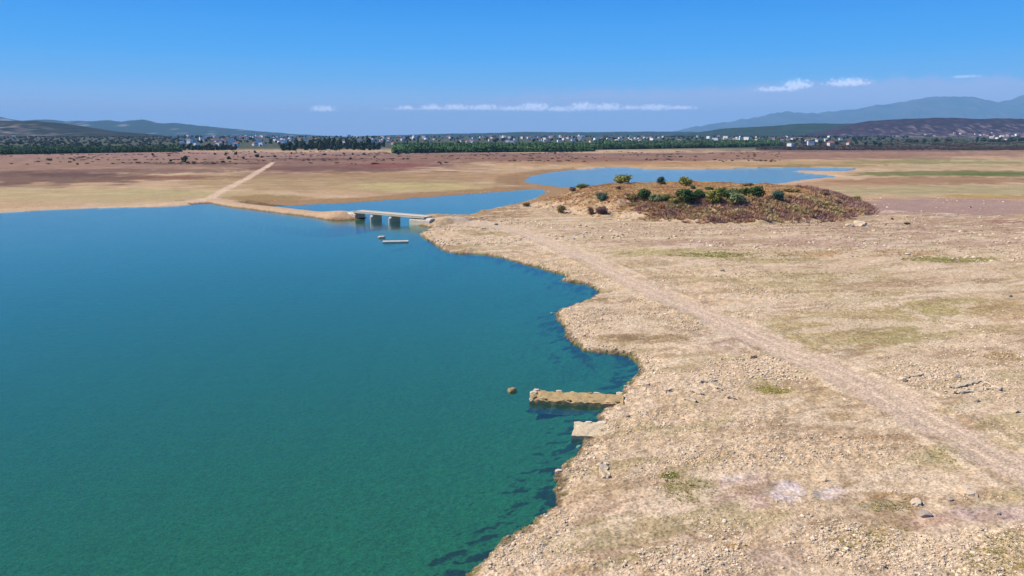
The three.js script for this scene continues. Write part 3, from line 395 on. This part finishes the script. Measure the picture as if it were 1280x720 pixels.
{
  const r = rng(71), it = [], pal = [[0.42, 0.26, 0.14], [0.5, 0.3, 0.14], [0.58, 0.4, 0.17], [0.32, 0.19, 0.14], [0.4, 0.31, 0.15]];
  for (let k = 0; k < 25000; k++) {
    const a = r() * 6.283, q = Math.sqrt(r()) * 1.05, x = MX + Math.cos(a) * q * MRX, z = MZ + Math.sin(a) * q * MRZ, mr = moundR(x, z), m = fbm(nA, x * 0.05 + 8, z * 0.05, 3), front = z - MZ;
    let dens = mr > 0.7 && mr < 1.0 && x > 45 && front > -30 ? 1.0 : mr < 0.95 ? 0.8 + 0.8 * m : 0.22; if (x < 48 && mr > 0.82 && front > 0) dens = mr < 0.93 ? 0.55 : 0.1;
    if (r() > dens) continue;
    const rim = mr > 0.7 && x > 45 && front > -30, big = rim ? 0.8 + 1.3 * r() * r() : 0.35 + 0.6 * r();
    const e = fbm(nB, x * 0.06, z * 0.06, 3); let c = rim ? (e > 0.22 ? pal[4] : e > -0.1 ? pal[0] : pal[3]) : e > 0 ? pal[2] : pal[1]; if (rim && x > 130) c = pal[3]; const f = 0.75 + 0.6 * r();
    it.push({ x, y: ground(x, z) - 0.05, z, ry: r() * 6.28, s: [big * 1.15, big * (rim ? 1.0 : 0.7), big * 1.15], c: c.map((v) => v * f) });
  }
  scatter('dry_scrub', 'dry rust and purple scrub covering the low mound', 'scrub', scrubTuft, white, it);
  const jt = [], pg = [[0.3, 0.3, 0.08], [0.42, 0.35, 0.16], [0.22, 0.15, 0.1]];
  const spots = [[888, 319, 50, 3, 0, 700], [1190, 326, 60, 3.6, 0, 700], [1080, 316, 190, 6, 2, 500], [1170, 302, 220, 12, 2, 700], [1150, 285, 180, 9, 2, 900], [1000, 283, 130, 7, 2, 700], [860, 286, 130, 7, 2, 500], [836, 591, 13, 4, 0, 260], [862, 606, 34, 16, 1, 420], [968, 487, 24, 5, 0, 420], [1260, 690, 60, 24, 1, 1300], [1095, 668, 50, 20, 1, 500], [1110, 628, 44, 6, 1, 200], [1070, 412, 130, 26, 1, 1600], [1190, 384, 100, 10, 1, 1000], [1000, 350, 110, 10, 1, 900], [960, 322, 60, 6, 1, 400], [1176, 572, 36, 8, 1, 200], [1110, 665, 30, 10, 0, 100]];
  for (const [cx, cy, rx, ry, k, n] of spots) { const q = ellipse(cx, cy, rx, ry); for (let i = 0; i < n; i++) { const a = r() * 6.283, d = Math.sqrt(r()) * 1.1, dz = Math.sin(a) * d * q.az, x = q.x + Math.cos(a) * d * q.ax + dz * q.sh, z = q.z + dz; if (fbm(nC, x * 0.25, z * 0.25, 3) < -0.12 + 0.4 * d * r() - 0.2 || ground(x, z) < 0.1 || trackDist(x, z) < 3) continue; const far = -z > 150 ? 1.7 : 1, s = (0.06 + 0.16 * r() * r()) * far, f = 0.8 + 0.6 * r(), c = pg[k]; jt.push({ x, y: ground(x, z, true).h - 0.02, z, ry: r() * 6.28, s: [s * 1.3, s, s * 1.3], c: c.map((v) => v * f) }); } }
  scatter('weeds', 'sparse green and straw weeds on the dry ground', 'weeds', scrubTuft, white, jt);
  const ft = []; // brush of the far plain and the scrub belt before the purple hill
  for (let k = 0; k < 5200; k++) { const px = -30 + r() * 1010, py = 189.5 + Math.pow(r(), 1.6) * 16, p = at(px, py, 1.4), m = fbm(nB, p[0] * 0.006, p[1] * 0.012, 3); if (m < 0.1 + 0.35 * r() || py > 203 && px > 560) continue; const s = 1.2 + 2.2 * r() * r(), f = 0.7 + 0.6 * r(); ft.push({ x: p[0], y: ground(p[0], p[1]), z: p[1], ry: r() * 6.28, s: [s * 1.6, s * 0.8, s * 1.6], c: [0.1 * f, 0.065 * f, 0.05 * f] }); }
  for (let k = 0; k < 9000; k++) { const px = 940 + r() * 420, d = 1650 + 1900 * r() * r(), x = ((px - 640) / F) * d, z = -d, m = fbm(nA, x * 0.006, z * 0.004, 3); if (m < -0.25 + 0.4 * r()) continue; const s = 2.2 + 3.4 * r() * r(), f = 0.7 + 0.6 * r(), gr = fbm(nC, x * 0.004, z * 0.003, 2) > 0.2 || d > 2600; const c = gr ? [0.05, 0.065, 0.035] : [0.1, 0.066, 0.06]; ft.push({ x, y: ground(x, z), z, ry: r() * 6.28, s: [s * 1.5, s, s * 1.5], c: c.map((v) => v * f) }); }
  scatter('brush', 'low brown brush dotted over the far plain', 'brush', scrubTuft, white, ft);
}

// ------------------------------------------------------------------ far trees
const farCrowns = [0, 1, 2].map((k) => leafCloud(950 + k, 170, 7, 0.13));
const groveMats = [leafMat(0.042, 0.068, 0.036), leafMat(0.055, 0.08, 0.04), leafMat(0.045, 0.066, 0.046)];
{
  const r = rng(81), it = [];
  const strip = (x0, x1, yF, dBack, hgt, sp, c) => { // orchard rows: front edge along image line yF
    for (let px = x0; px < x1; ) { const dF = (F * 28.6) / (yF(px) - 171); for (let d = dF; d < dBack; d += sp * (d < dF + 120 ? 1 : 2.0)) { const x = ((px - 640) / F) * d + (r() - 0.5) * sp * 0.5, z = -d + (r() - 0.5) * sp * 0.5, s = hgt * (0.65 + 0.6 * r()) * (1 + 0.25 * nA(x * 0.012, z * 0.012)), f = (0.75 + 0.5 * r()) * (1 + 0.3 * nB(x * 0.006, z * 0.003)); it.push({ x, y: ground(x, z) - 0.3, z, ry: r() * 6.28, s: [s * 1.45, s, s * 1.45], c: c.map((v) => v * f) }); } px += (sp * F) / dF; }
  };
  strip(-60, 234, (x) => lerp(192.6, 188.8, clamp(x / 234)), 1750, 7.5, 6, [0.08, 0.13, 0.05]);
  strip(497, 742, (x) => lerp(190.6, 188.6, (x - 497) / 245), 2350, 9.5, 6.5, [0.075, 0.14, 0.05]);
  strip(742, 968, (x) => lerp(186.6, 182.8, (x - 742) / 226), 2650, 10.5, 8, [0.07, 0.125, 0.05]);
  scatter('orchard_trees', 'dense green orchard plantation in front of the town', 'orchard', farCrowns[0], white, it);
  const tt = []; // greenery between the houses
  for (let k = 0; k < 1500; k++) { const px = 225 + r() * 900, d = 2100 + 2600 * r(), x = ((px - 640) / F) * d, z = -d; if (px > 495 && px < 968 && d < 2650) continue; if (fbm(nB, x * 0.002, z * 0.002, 2) + 0.4 * r() < 0.12) continue; const s = 6 + 7 * r(), f = 0.7 + 0.5 * r(); tt.push({ x, y: ground(x, z) - 0.3, z, ry: r() * 6.28, s: [s * 1.2, s, s * 1.2], c: [0.03 * f, 0.045 * f, 0.034 * f] }); }
  for (let k = 0; k < 1700; k++) { const px = -60 + r() * 300, d = 1780 + 2700 * Math.pow(r(), 1.3), x = ((px - 640) / F) * d, z = -d; if (fbm(nA, x * 0.004, z * 0.004, 3) + 0.45 * r() < 0.1) continue; const s = 4 + 6 * r(), f = 0.6 + 0.6 * r(), dry = fbm(nC, x * 0.003 + 9, z * 0.003, 2) > 0.15; tt.push({ x, y: ground(x, z) - 0.3, z, ry: r() * 6.28, s: [s * 1.5, s * 0.9, s * 1.5], c: (dry ? [0.16, 0.12, 0.1] : [0.06, 0.08, 0.05]).map((v) => v * f) }); }
  scatter('town_greenery', 'dark trees and bushes among the far houses and hill foot', 'trees', farCrowns[1], white, tt);
}
function farTree(px, py, w, h, label, group, k, name = 'tree') { const d = (F * 28.6) / (py - 171), x = ((px - 640) / F) * d, s = d / F, t = thing(name, label, 'tree', group); t.position.set(x, ground(x, -d) - 0.2, -d); const c = mesh('crown', farCrowns[k % 3], groveMats[k % 3], t); c.scale.set(w * s, h * s, w * s); c.rotation.y = k * 1.3; const tr = mesh('trunk', stems[k % 2], barkMat, t); tr.scale.set(w * s * 0.6, h * s, w * s * 0.6); }
{
  const r = rng(91);
  for (let k = 0; k < 42; k++) { const px = 358 + 120 * (k / 41) + (r() - 0.5) * 5, back = r(); farTree(px, 187.6 - back * 2.6, 8 + 5 * r(), (9 + 5 * r()) * (px > 400 && px < 465 ? 1.15 : 0.85), 'dark tall tree in the grove between the road end and the orchard', 'dark grove before the town', k, 'grove_tree'); }
  for (let k = 0; k < 22; k++) { const px = 236 + 64 * (k / 21) + (r() - 0.5) * 3; farTree(px, 187.4 - r() * 1.6, 6 + 4 * r(), 6 + 3 * r(), 'dark tree in the low clump at the end of the orchard', 'dark clump at the orchard end', k, 'clump_tree'); }
  farTree(237.5, 201, 10, 8.5, 'large dark round tree standing alone on the brown plain', undefined, 1, 'lone_tree');
  for (const [px, py, w, h] of [[198, 193.5, 5, 3.4], [218, 194, 4, 2.6], [219.5, 200.5, 5, 3], [275, 192.5, 4, 3], [288, 192.5, 5, 3], [301, 192.5, 5.5, 4.5], [291, 198, 8, 4], [309, 197.5, 5, 3], [104, 204.5, 4, 3], [101, 199.5, 4, 2.6], [70, 199.5, 9, 3.2], [284, 202, 6, 3.4], [324, 190.5, 5, 3.4], [326, 195.5, 7, 5], [332, 196, 4, 3], [348, 195.5, 6, 3], [369, 191.5, 4, 2.6], [410, 193, 6, 3], [433, 192, 4, 2.6], [444, 192.5, 4, 2.6], [458, 192.5, 5, 3], [471, 196, 4, 2.6], [441, 198, 5, 2.8], [500, 192.5, 5, 4], [1116, 272, 5, 3], [1135, 278, 9, 4], [1109, 279, 4, 2.5], [1212, 257, 4, 2.4]]) farTree(px, py, w, h, 'small dark bush dotted on the open plain', 'single bushes on the open plain', Math.floor(px), 'plain_bush');
  const hz = rng(93); for (let k = 0; k < 26; k++) { const px = 1118 + hz() * 165; farTree(px, 180.4 + hz() * 0.9, 5 + 5 * hz(), 4 + 2.5 * hz(), 'dark tree in the hedge line before the purple hill', 'hedge line before the purple hill', k, 'hedge_tree'); }
}

// ------------------------------------------------------------------ the town
const wallMats = [[0.74, 0.68, 0.62], [0.8, 0.77, 0.73], [0.66, 0.5, 0.44], [0.56, 0.54, 0.52]].map((c) => std({ color: new THREE.Color().setRGB(...c) }));
const roofMats = [[0.3, 0.12, 0.08], [0.24, 0.11, 0.085], [0.5, 0.49, 0.48]].map((c) => std({ color: new THREE.Color().setRGB(...c) }));
function houseProto(w, d, h, pitched, wm, rm) {
  const g = new THREE.Group();
  mesh('wall', new THREE.BoxGeometry(w, h, d).translate(0, h / 2, 0), wm, g);
  if (pitched) { const s = new THREE.Shape([[-w / 2 - 0.5, 0], [w / 2 + 0.5, 0], [0, w * 0.24]].map((p) => new THREE.Vector2(...p))); mesh('roof', new THREE.ExtrudeGeometry(s, { depth: d + 1, bevelEnabled: false }).translate(0, h + 0.003, -d / 2 - 0.5), rm, g); }
  else mesh('roof', new THREE.BoxGeometry(w + 0.6, 0.5, d + 0.6).translate(0, h + 0.253, 0), rm, g);
  return g;
}
const protos = [houseProto(11, 10, 6.5, true, wallMats[0], roofMats[0]), houseProto(13, 11, 9, false, wallMats[1], roofMats[2]), houseProto(10, 12, 6, true, wallMats[1], roofMats[1]), houseProto(16, 12, 12, false, wallMats[0], roofMats[2]), houseProto(11, 11, 7, true, wallMats[2], roofMats[0]), houseProto(20, 13, 8, false, wallMats[3], roofMats[2])];
const houseLabels = ['cream far house with red pitched roof in the town beyond the orchard', 'white far flat-roofed house in the town beyond the orchard', 'white far house with dull red pitched roof in the town', 'tall pale far apartment block in the town beyond the orchard', 'pinkish far house with red pitched roof in the town', 'long grey far shed with flat roof at the town'];
{
  const r = rng(101);
  const put = (x, y, z, k, lab, grp, sc = 1) => { const h = copyOf(protos[k], 'town_house', lab ?? houseLabels[k], 'house', grp ?? 'houses of the far town'); h.position.set(x, y - 0.4, z); h.rotation.y = r() * 3.14; h.scale.setScalar(sc); };
  let n = 0; while (n < 250) {
    const u = r(), px = u < 0.3 ? 225 + r() * 130 : u < 0.42 ? 350 + r() * 140 : u < 0.85 ? 480 + r() * 330 : 800 + r() * 260; const lo = px > 495 && px < 968 ? 2650 : px > 350 && px < 490 ? 2300 : 2050, d = lo + (4400 - lo) * r();
    const x = ((px - 640) / F) * d; if (fbm(nA, x * 0.0022, d * 0.0022, 2) < -0.25) continue; put(x, ground(x, -d), -d, Math.floor(r() * 6), undefined, undefined, 0.9 + 0.5 * r()); n++;
  }
  for (let k = 0; k < 34; k++) { const p = rightHill(1066 + r() * 130, 0.62 + 0.3 * r()); put(p.x, p.y, p.z, [0, 1, 2, 3, 4][Math.floor(r() * 5)], 'pale far house at the foot of the purple hill', 'houses below the purple hill', 1.1); }
  for (let k = 0; k < 22; k++) { const p = leftHill(70 + r() * 70, 0.4 + 0.4 * r()); put(p.x, p.y, p.z, [0, 1, 2][Math.floor(r() * 3)], 'pale far house on the dark scrub hill', 'houses on the dark hill', 1.1); }
  for (let k = 0; k < 10; k++) { const px = 1215 + r() * 65, d = 2700 + r() * 500, x = ((px - 640) / F) * d; put(x, ground(x, -d), -d, Math.floor(r() * 5), 'pale far farm building behind the hedge line', 'farm buildings behind the hedge', 1); }
  for (const [px, d, h, rr, lab] of [[919, 2700, 26, 4.2, 'white far tower rising above the orchard edge'], [1238, 2650, 24, 5, 'white far tower with pinkish top behind the hedge line']]) {
    const x = ((px - 640) / F) * d, t = thing('tower', lab, 'tower'); t.position.set(x, ground(x, -d) - 0.5, -d);
    mesh('shaft', new THREE.LatheGeometry([[rr, 0], [rr * 0.86, h * 0.1], [rr * 0.7, h * 0.72], [rr * 0.9, h * 0.75], [rr * 0.9, h * 0.8], [0, h * 0.8]].map((p) => new THREE.Vector2(...p)), 14), wallMats[1], t); mesh('cap', new THREE.ConeGeometry(rr * 0.8, h * 0.2, 14).translate(0, h * 0.9 + 0.01, 0), px > 1000 ? wallMats[2] : wallMats[0], t);
  }
}

// ------------------------------------------------------------------ stones
function rockGeometry(seed, detail, rough, fl = 1) { const g = new THREE.IcosahedronGeometry(1, detail), p = g.attributes.position, r = rng(seed), o = [r() * 50, r() * 50, r() * 50]; const v = new THREE.Vector3(); for (let i = 0; i < p.count; i++) { v.fromBufferAttribute(p, i); const k = 1 + rough * n3(v.x * 1.1 + o[0], v.y * 1.1 + o[1], v.z * 1.1 + o[2]) + rough * 0.4 * n3(v.x * 3 + o[1], v.y * 3 + o[2], v.z * 3 + o[0]); v.multiplyScalar(k); p.setXYZ(i, clamp(v.x, -0.86, 0.86), clamp(v.y, -0.72, 0.72) * fl, clamp(v.z, -0.86, 0.86)); } g.computeVertexNormals(); return g; }
const stoneMat = std({ color: 0xffffff });
{
  const r = rng(111);
  const lists = [[], [], []];
  const tones = [[0.54, 0.43, 0.28], [0.6, 0.49, 0.33], [0.5, 0.39, 0.25], [0.44, 0.34, 0.22], [0.62, 0.5, 0.36], [0.54, 0.41, 0.28]];
  const fill = (n, d0, d1, s0, s1) => { let made = 0, tries = 0; while (made < n && tries++ < n * 9) {
    const d = 1 / lerp(1 / d1, 1 / d0, r()), a = (-38 + 76 * r()) * Math.PI / 180, x = d * Math.sin(a), z = -d * Math.cos(a);
    const td = trackDist(x, z); if (td < 2.4) continue; let sd = shoreDist(x, z); if (sd < 0) continue;
    const rub = rubbleAt(x, z, Math.max(sd, 0.05), td); const loc = 0.5 + 0.9 * fbm(nC, x * 0.35, z * 0.35, 3); if (r() > rub * rub * clamp(loc * 1.25)) continue;
    const s = s0 * Math.pow(s1 / s0, Math.pow(r(), 3)), g = ground(x, z, true); if (g.h < 0.1) continue; const t = tones[Math.floor(r() * 6)], f = (0.85 + 0.3 * r()) * (g.rocky && g.h < 0.34 ? 0.5 : 1);
    lists[Math.floor(r() * 3)].push({ x, y: g.h + s * 0.12, z, rx: (r() - 0.5) * 0.7, ry: r() * 6.28, rz: (r() - 0.5) * 0.7, s: [s * (0.8 + 0.6 * r()), s * (0.5 + 0.4 * r()), s * (0.7 + 0.4 * r())], c: t.map((v) => v * f) }); made++;
  } };
  fill(70000, 46, 115, 0.02, 0.09); fill(8000, 46, 120, 0.05, 0.19); fill(30000, 90, 230, 0.05, 0.22); fill(9000, 200, 420, 0.2, 0.6);
  lists.forEach((l, k) => scatter('rubble', ['loose broken stone strewn over the dry lake floor', 'scattered pale rubble over the dry lake floor', 'crumbled masonry rubble over the dry lake floor'][k], 'rubble', rockGeometry(200 + k, 0, 0.35), stoneMat, l));
  console.log('stones', lists.map((l) => l.length));
}
const boulderGeos = [0, 1, 2, 3].map((k) => rockGeometry(230 + k, 2, 0.3)), boulderMats = [[0.55, 0.42, 0.29], [0.62, 0.49, 0.34], [0.38, 0.31, 0.24], [0.46, 0.33, 0.21]].map((c) => std({ color: new THREE.Color().setRGB(...c), map: stoneMap }));
const boulders = [ // px, py, width px, flatness, tone, label
  [1155, 644, 13, 0.5, 2, 'dark grey boulder at the edge of the smooth pale flat'], [1145, 630, 13, 0.45, 1, 'pale flat-topped block above the dark grey boulder'], [1205, 614, 10, 0.6, 1, 'pale oblong block at the rubble edge, upper of two'], [1213, 619, 12, 0.5, 1, 'pale oblong block at the rubble edge, lower of two'], [1188, 625, 6, 0.5, 2, 'small dark stone standing in for the shaded holes beside the two pale blocks'], [1246, 642, 7, 0.5, 2, 'small dark stone alone on the mauve flat'],  // stone by the pale blocks: shade of dark holes given as dark stone colour
  [783, 521, 8, 0.5, 2, 'dark stone standing in for a shaded hole on the bank behind the stone slab'], [941, 447, 9, 0.6, 3, 'brown stone on the pale rubble heap'], [1196, 472, 8, 0.6, 2, 'dark stone at the head of the broken wall line'], [1219, 501, 8, 0.5, 2, 'dark stone below the broken wall line'], [903, 339, 5, 0.7, 2, 'dark stone on the pale bank by the green strip'], [1262, 371, 5, 0.7, 2, 'dark stone on the tan flat'],  // stone behind the slab: a dark hole, its shade built as a dark-toned stone
  [620, 281, 5, 0.7, 2, 'dark stone beside the road near the bridge'], [728, 574, 6, 0.6, 1, 'pale rock on the bank below the stone slab'], [698, 590, 8, 0.7, 1, 'pale rock on the shingle point'], [723, 560, 6, 0.7, 3, 'reddish rock on the bank under the stone slab'], [1029, 600, 9, 0.5, 1, 'pale rock beside the whitish patches'], [805, 482, 14, 0.45, 1, 'long pale rock at the root of the ruined jetty'], [775, 494, 9, 0.6, 1, 'rounded pale rock on the jetty root'], [1128, 476, 9, 0.7, 1, 'pale upright rock beside the dirt road'], [1245, 487, 9, 0.6, 1, 'pale rock at the end of the broken wall line'],
  [690, 392, 4, 0.7, 1, 'pale rock at the sharp shore point'], [729, 421, 6, 0.6, 3, 'brown rock near the shore above the cove'], [1075, 282, 14, 0.5, 1, 'pale bank of rock below the purple scrub tip'], [1062, 283, 9, 0.5, 1, 'smaller pale rock beside the bank below the purple scrub'],
];
boulders.forEach(([px, py, w, fl, tone, label], i) => { const b = hit(px, py), s = (Math.hypot(b.x, b.z, CAMH) / F) * w * 0.6; const m = mesh('boulder', boulderGeos[i % 4], boulderMats[tone], scene); m.position.copy(b); m.position.y = ground(b.x, b.z, true).h + s * fl * 0.35; m.scale.set(s, s * fl, s * 0.75); m.rotation.set(0, i * 0.9, 0.06); tag(m, label, 'boulder', 'boulders on the dry lake floor'); });

// low remains of walls
function lumpyBar(seed, L, Wd, Hh, rough = 0.12) { // a weathered bar along x, base at 0
  const g = new THREE.BoxGeometry(L, Hh, Wd, Math.max(6, Math.round(L * 3)), 4, 5), p = g.attributes.position, o = seed * 7.3; for (let i = 0; i < p.count; i++) { let x = p.getX(i), y = p.getY(i) + Hh / 2, z = p.getZ(i); const k = 1 - 0.12 * Math.pow(Math.abs((2 * z) / Wd), 4) * (y / Hh); x += rough * n3(x * 1.3 + o, y * 2, z * 1.6) * 1.2; y = y * k * (1 + 1.3 * rough * n3(x * 0.7 + o, 3, z * 0.8) + 1.6 * rough * n3(x * 2.1, o, z * 2)); z += rough * n3(o, x * 1.4, y * 2); p.setXYZ(i, x, y, z); } g.computeVertexNormals(); return g; }
const wallMat = std({ color: new THREE.Color().setRGB(0.62, 0.5, 0.35), map: stoneMap, bumpMap: grainBump, bumpScale: 0.06 });
const ruins = [[830, 491, 849, 485, 'short straight stub of ruined wall on the bank'], [858, 485, 876, 493, 'curved stub of ruined wall next to the straight stub'], [876, 478, 904, 474, 'long ruined wall line lying across the bank'], [886, 477, 898, 487, 'ruined wall stub running down from the long wall line'], [858, 499, 868, 502, 'crumbled wall end below the curved stub'], [911, 494, 914, 499, 'tiny wall remnant near the yellow-green weed patch'], [1132, 472, 1165, 470, 'pale wall footing beside the dirt road'], [1190, 485, 1230, 476, 'broken wall line with a dark lee side beside the road'], [1190, 491, 1252, 485, 'long pale wall footing under the broken wall line'], [1232, 478, 1240, 484, 'slanting wall fragment at the end of the broken line'], [1265, 512, 1275, 516, 'wall fragment apart from the other footings'], [752, 582, 759, 598, 'narrow masonry strip standing on the shingle bank'], [622, 711, 645, 713, 'straight kerb-like stone footing by the water']];
ruins.forEach(([x0, y0, x1, y1, label], i) => { const a = hit(x0, y0), b = hit(x1, y1), L = a.distanceTo(b); const m = mesh('ruined_wall', lumpyBar(i + 3, L, 0.5 + 0.12 * (i % 3), 0.26 + 0.08 * (i % 2), 0.3), wallMat, scene); m.position.set((a.x + b.x) / 2, Math.min(ground(a.x, a.z, true).h, ground(b.x, b.z, true).h) - 0.1, (a.z + b.z) / 2); m.rotation.y = -Math.atan2(b.z - a.z, b.x - a.x); tag(m, label, 'ruined wall', 'wall remains of the drowned village'); });

// the ruined jetty in the cove, its broken-off tip, the stone slab, and the slab near the bridge
{
  const A = at(667, 493, 0.5), B = at(776, 499, 0.5), L = Math.hypot(B[0] - A[0], B[1] - A[1]) + 0.6, r = rng(131);
  const t = thing('ruined_jetty', 'ruined ochre masonry jetty running from the bank into the cove', 'jetty');
  t.position.set((A[0] + B[0]) / 2, -1.2, (A[1] + B[1]) / 2); t.rotation.y = -Math.atan2(B[1] - A[1], B[0] - A[0]);
  const ochre = std({ color: new THREE.Color().setRGB(0.46, 0.33, 0.16), map: stoneMap, bumpMap: grainBump, bumpScale: 0.1 }), pale = std({ color: new THREE.Color().setRGB(0.56, 0.46, 0.31), map: stoneMap });
  mesh('core', lumpyBar(41, L, 3.3, 1.85, 0.05), ochre, t);
  for (let k = 0; k < 34; k++) { const side = k % 2 ? 1 : -1, m = mesh('stone', boulderGeos[k % 4], k % 3 ? ochre : pale, t), s = 0.12 + 0.16 * r(); m.position.set((r() - 0.5) * L * 0.96, 1.73 + 0.05 * r(), side * (1.0 + 0.45 * r()) * (k % 5 === 0 ? 0.2 : 1)); m.scale.set(s * 1.7, s * 0.45, s); m.rotation.y = r() * 0.6 - 0.3; }
  for (let k = 0; k < 8; k++) { const m = mesh('stone', boulderGeos[k % 4], k % 2 ? pale : ochre, t), s = 0.25 + 0.18 * r(); m.position.set(-L / 2 + 0.15 + 0.5 * r(), 1.4 + 0.4 * r(), -1.5 + 3 * (k / 7)); m.scale.set(s, s * 0.8, s * 1.2); m.rotation.y = r() * 3; }
  const q = at(640.5, 489, 0), rock = mesh('rock', rockGeometry(260, 2, 0.25), ochre, scene); rock.position.set(q[0], 0.05, q[1]); rock.scale.set(0.62, 0.5, 0.42); rock.rotation.y = 0.5; tag(rock, 'small ochre rock standing alone in the water off the jetty', 'rock');
  const sc = at(744, 534, 0.6), slabT = thing('stone_slab', 'pale flat stone slab jutting from the bank below the jetty', 'stone slab'); slabT.position.set(sc[0], -0.7, sc[1]); slabT.rotation.y = -0.05;
  const sg = lumpyBar(47, 4.2, 3.7, 1.25, 0.045), sp2 = sg.attributes.position; for (let i = 0; i < sp2.count; i++) { const x = sp2.getX(i), z = sp2.getZ(i); sp2.setXYZ(i, x - 0.22 * z - 0.25 * Math.max(0, -x - 1.2) * Math.max(0, -z), sp2.getY(i), z); } sg.computeVertexNormals();
  mesh('slab', sg, std({ color: new THREE.Color().setRGB(0.6, 0.48, 0.31), map: stoneMap, bumpMap: grainBump, bumpScale: 0.06 }), slabT);
  const rimM = std({ color: new THREE.Color().setRGB(0.68, 0.58, 0.44), map: stoneMap }); for (let k = 0; k < 10; k++) { const m = mesh('edge_stone', boulderGeos[k % 4], rimM, slabT), u = r(), zz = k < 6 ? u * 3.2 - 1.6 : -1.6; m.position.set((k < 6 ? -1.85 + 0.15 * r() : -1.4 + 2.6 * u) - 0.22 * zz, 1.2, zz); m.scale.set(0.22 + 0.2 * r(), 0.07, 0.2 + 0.16 * r()); m.rotation.y = r() * 3; }
  const c1 = at(478, 303.6), c2 = at(510, 303), SL = Math.hypot(c2[0] - c1[0], c2[1] - c1[1]); const sl = mesh('fallen_slab', lumpyBar(51, SL, 2.6, 0.55, 0.05), std({ color: new THREE.Color().setRGB(0.5, 0.44, 0.37), map: stoneMap }), scene); sl.position.set((c1[0] + c2[0]) / 2, -0.12, (c1[1] + c2[1]) / 2 - 0.8); sl.rotation.y = -Math.atan2(c2[1] - c1[1], c2[0] - c1[0]); tag(sl, 'fallen concrete slab lying in the water before the bridge', 'slab');
  const c3 = at(477, 297.6), rk = mesh('rock', rockGeometry(261, 2, 0.25), std({ color: new THREE.Color().setRGB(0.55, 0.48, 0.4), map: stoneMap }), scene); rk.position.set(c3[0], 0.15, c3[1]); rk.scale.set(1.3, 0.7, 0.9); tag(rk, 'pale rock in the water between the bridge and the fallen slab', 'rock');
}

// ------------------------------------------------------------------ the bridge
{
  const [ax, az] = bridgeA, [bx, bz] = bridgeB, L = Math.hypot(bx - ax, bz - az);
  const t = thing('bridge', 'small old concrete bridge of three openings joining embankment and shore', 'bridge');
  t.position.set(ax, 0, az); t.rotation.y = -Math.atan2(bz - az, bx - ax); // local x runs along the deck
  const conc = std({ color: new THREE.Color().setRGB(0.6, 0.53, 0.42), map: stoneMap, bumpMap: grainBump, bumpScale: 0.04 });
  const bar = (name, x0, x1, y0, y1, z0, z1, m, seed, rough = 0.02) => { const g = lumpyBar(seed, x1 - x0, z1 - z0, y1 - y0, rough); const o = mesh(name, g, m, t); o.position.set((x0 + x1) / 2, y0, (z0 + z1) / 2); return o; };
  const W2 = 2.3;
  bar('deck', -0.9, L + 0.5, 2.3, 2.9, -W2, W2, conc, 61, 0.008);
  bar('kerb', -0.9, L + 0.5, 2.91, 3.06, W2 - 0.35, W2 + 0.02, conc, 62, 0.01); bar('kerb', -0.9, L + 0.5, 2.91, 3.06, -W2 - 0.02, -W2 + 0.35, conc, 63, 0.01);
  bar('abutment', -5.5, 0.5, -3, 2.29, -W2 - 0.25, W2 + 0.25, conc, 64, 0.03); bar('abutment', L * 0.82, L + 3.2, -3, 2.29, -W2 - 0.25, W2 + 0.25, conc, 65, 0.03);
  for (const s of [0.27, 0.545]) { const p = bar('pier', L * s - 0.55, L * s + 0.55, -3, 2.29, -W2 + 0.15, W2 + 0.3, conc, 66 + s, 0.02); const nose = mesh('cutwater', new THREE.CylinderGeometry(0.5, 0.56, 4.4, 10).translate(0, 2.2, 0), conc, p); nose.position.set(0, 0, W2 + 0.3 - (p.position.z)); }
}

renderer.render(scene, camera);
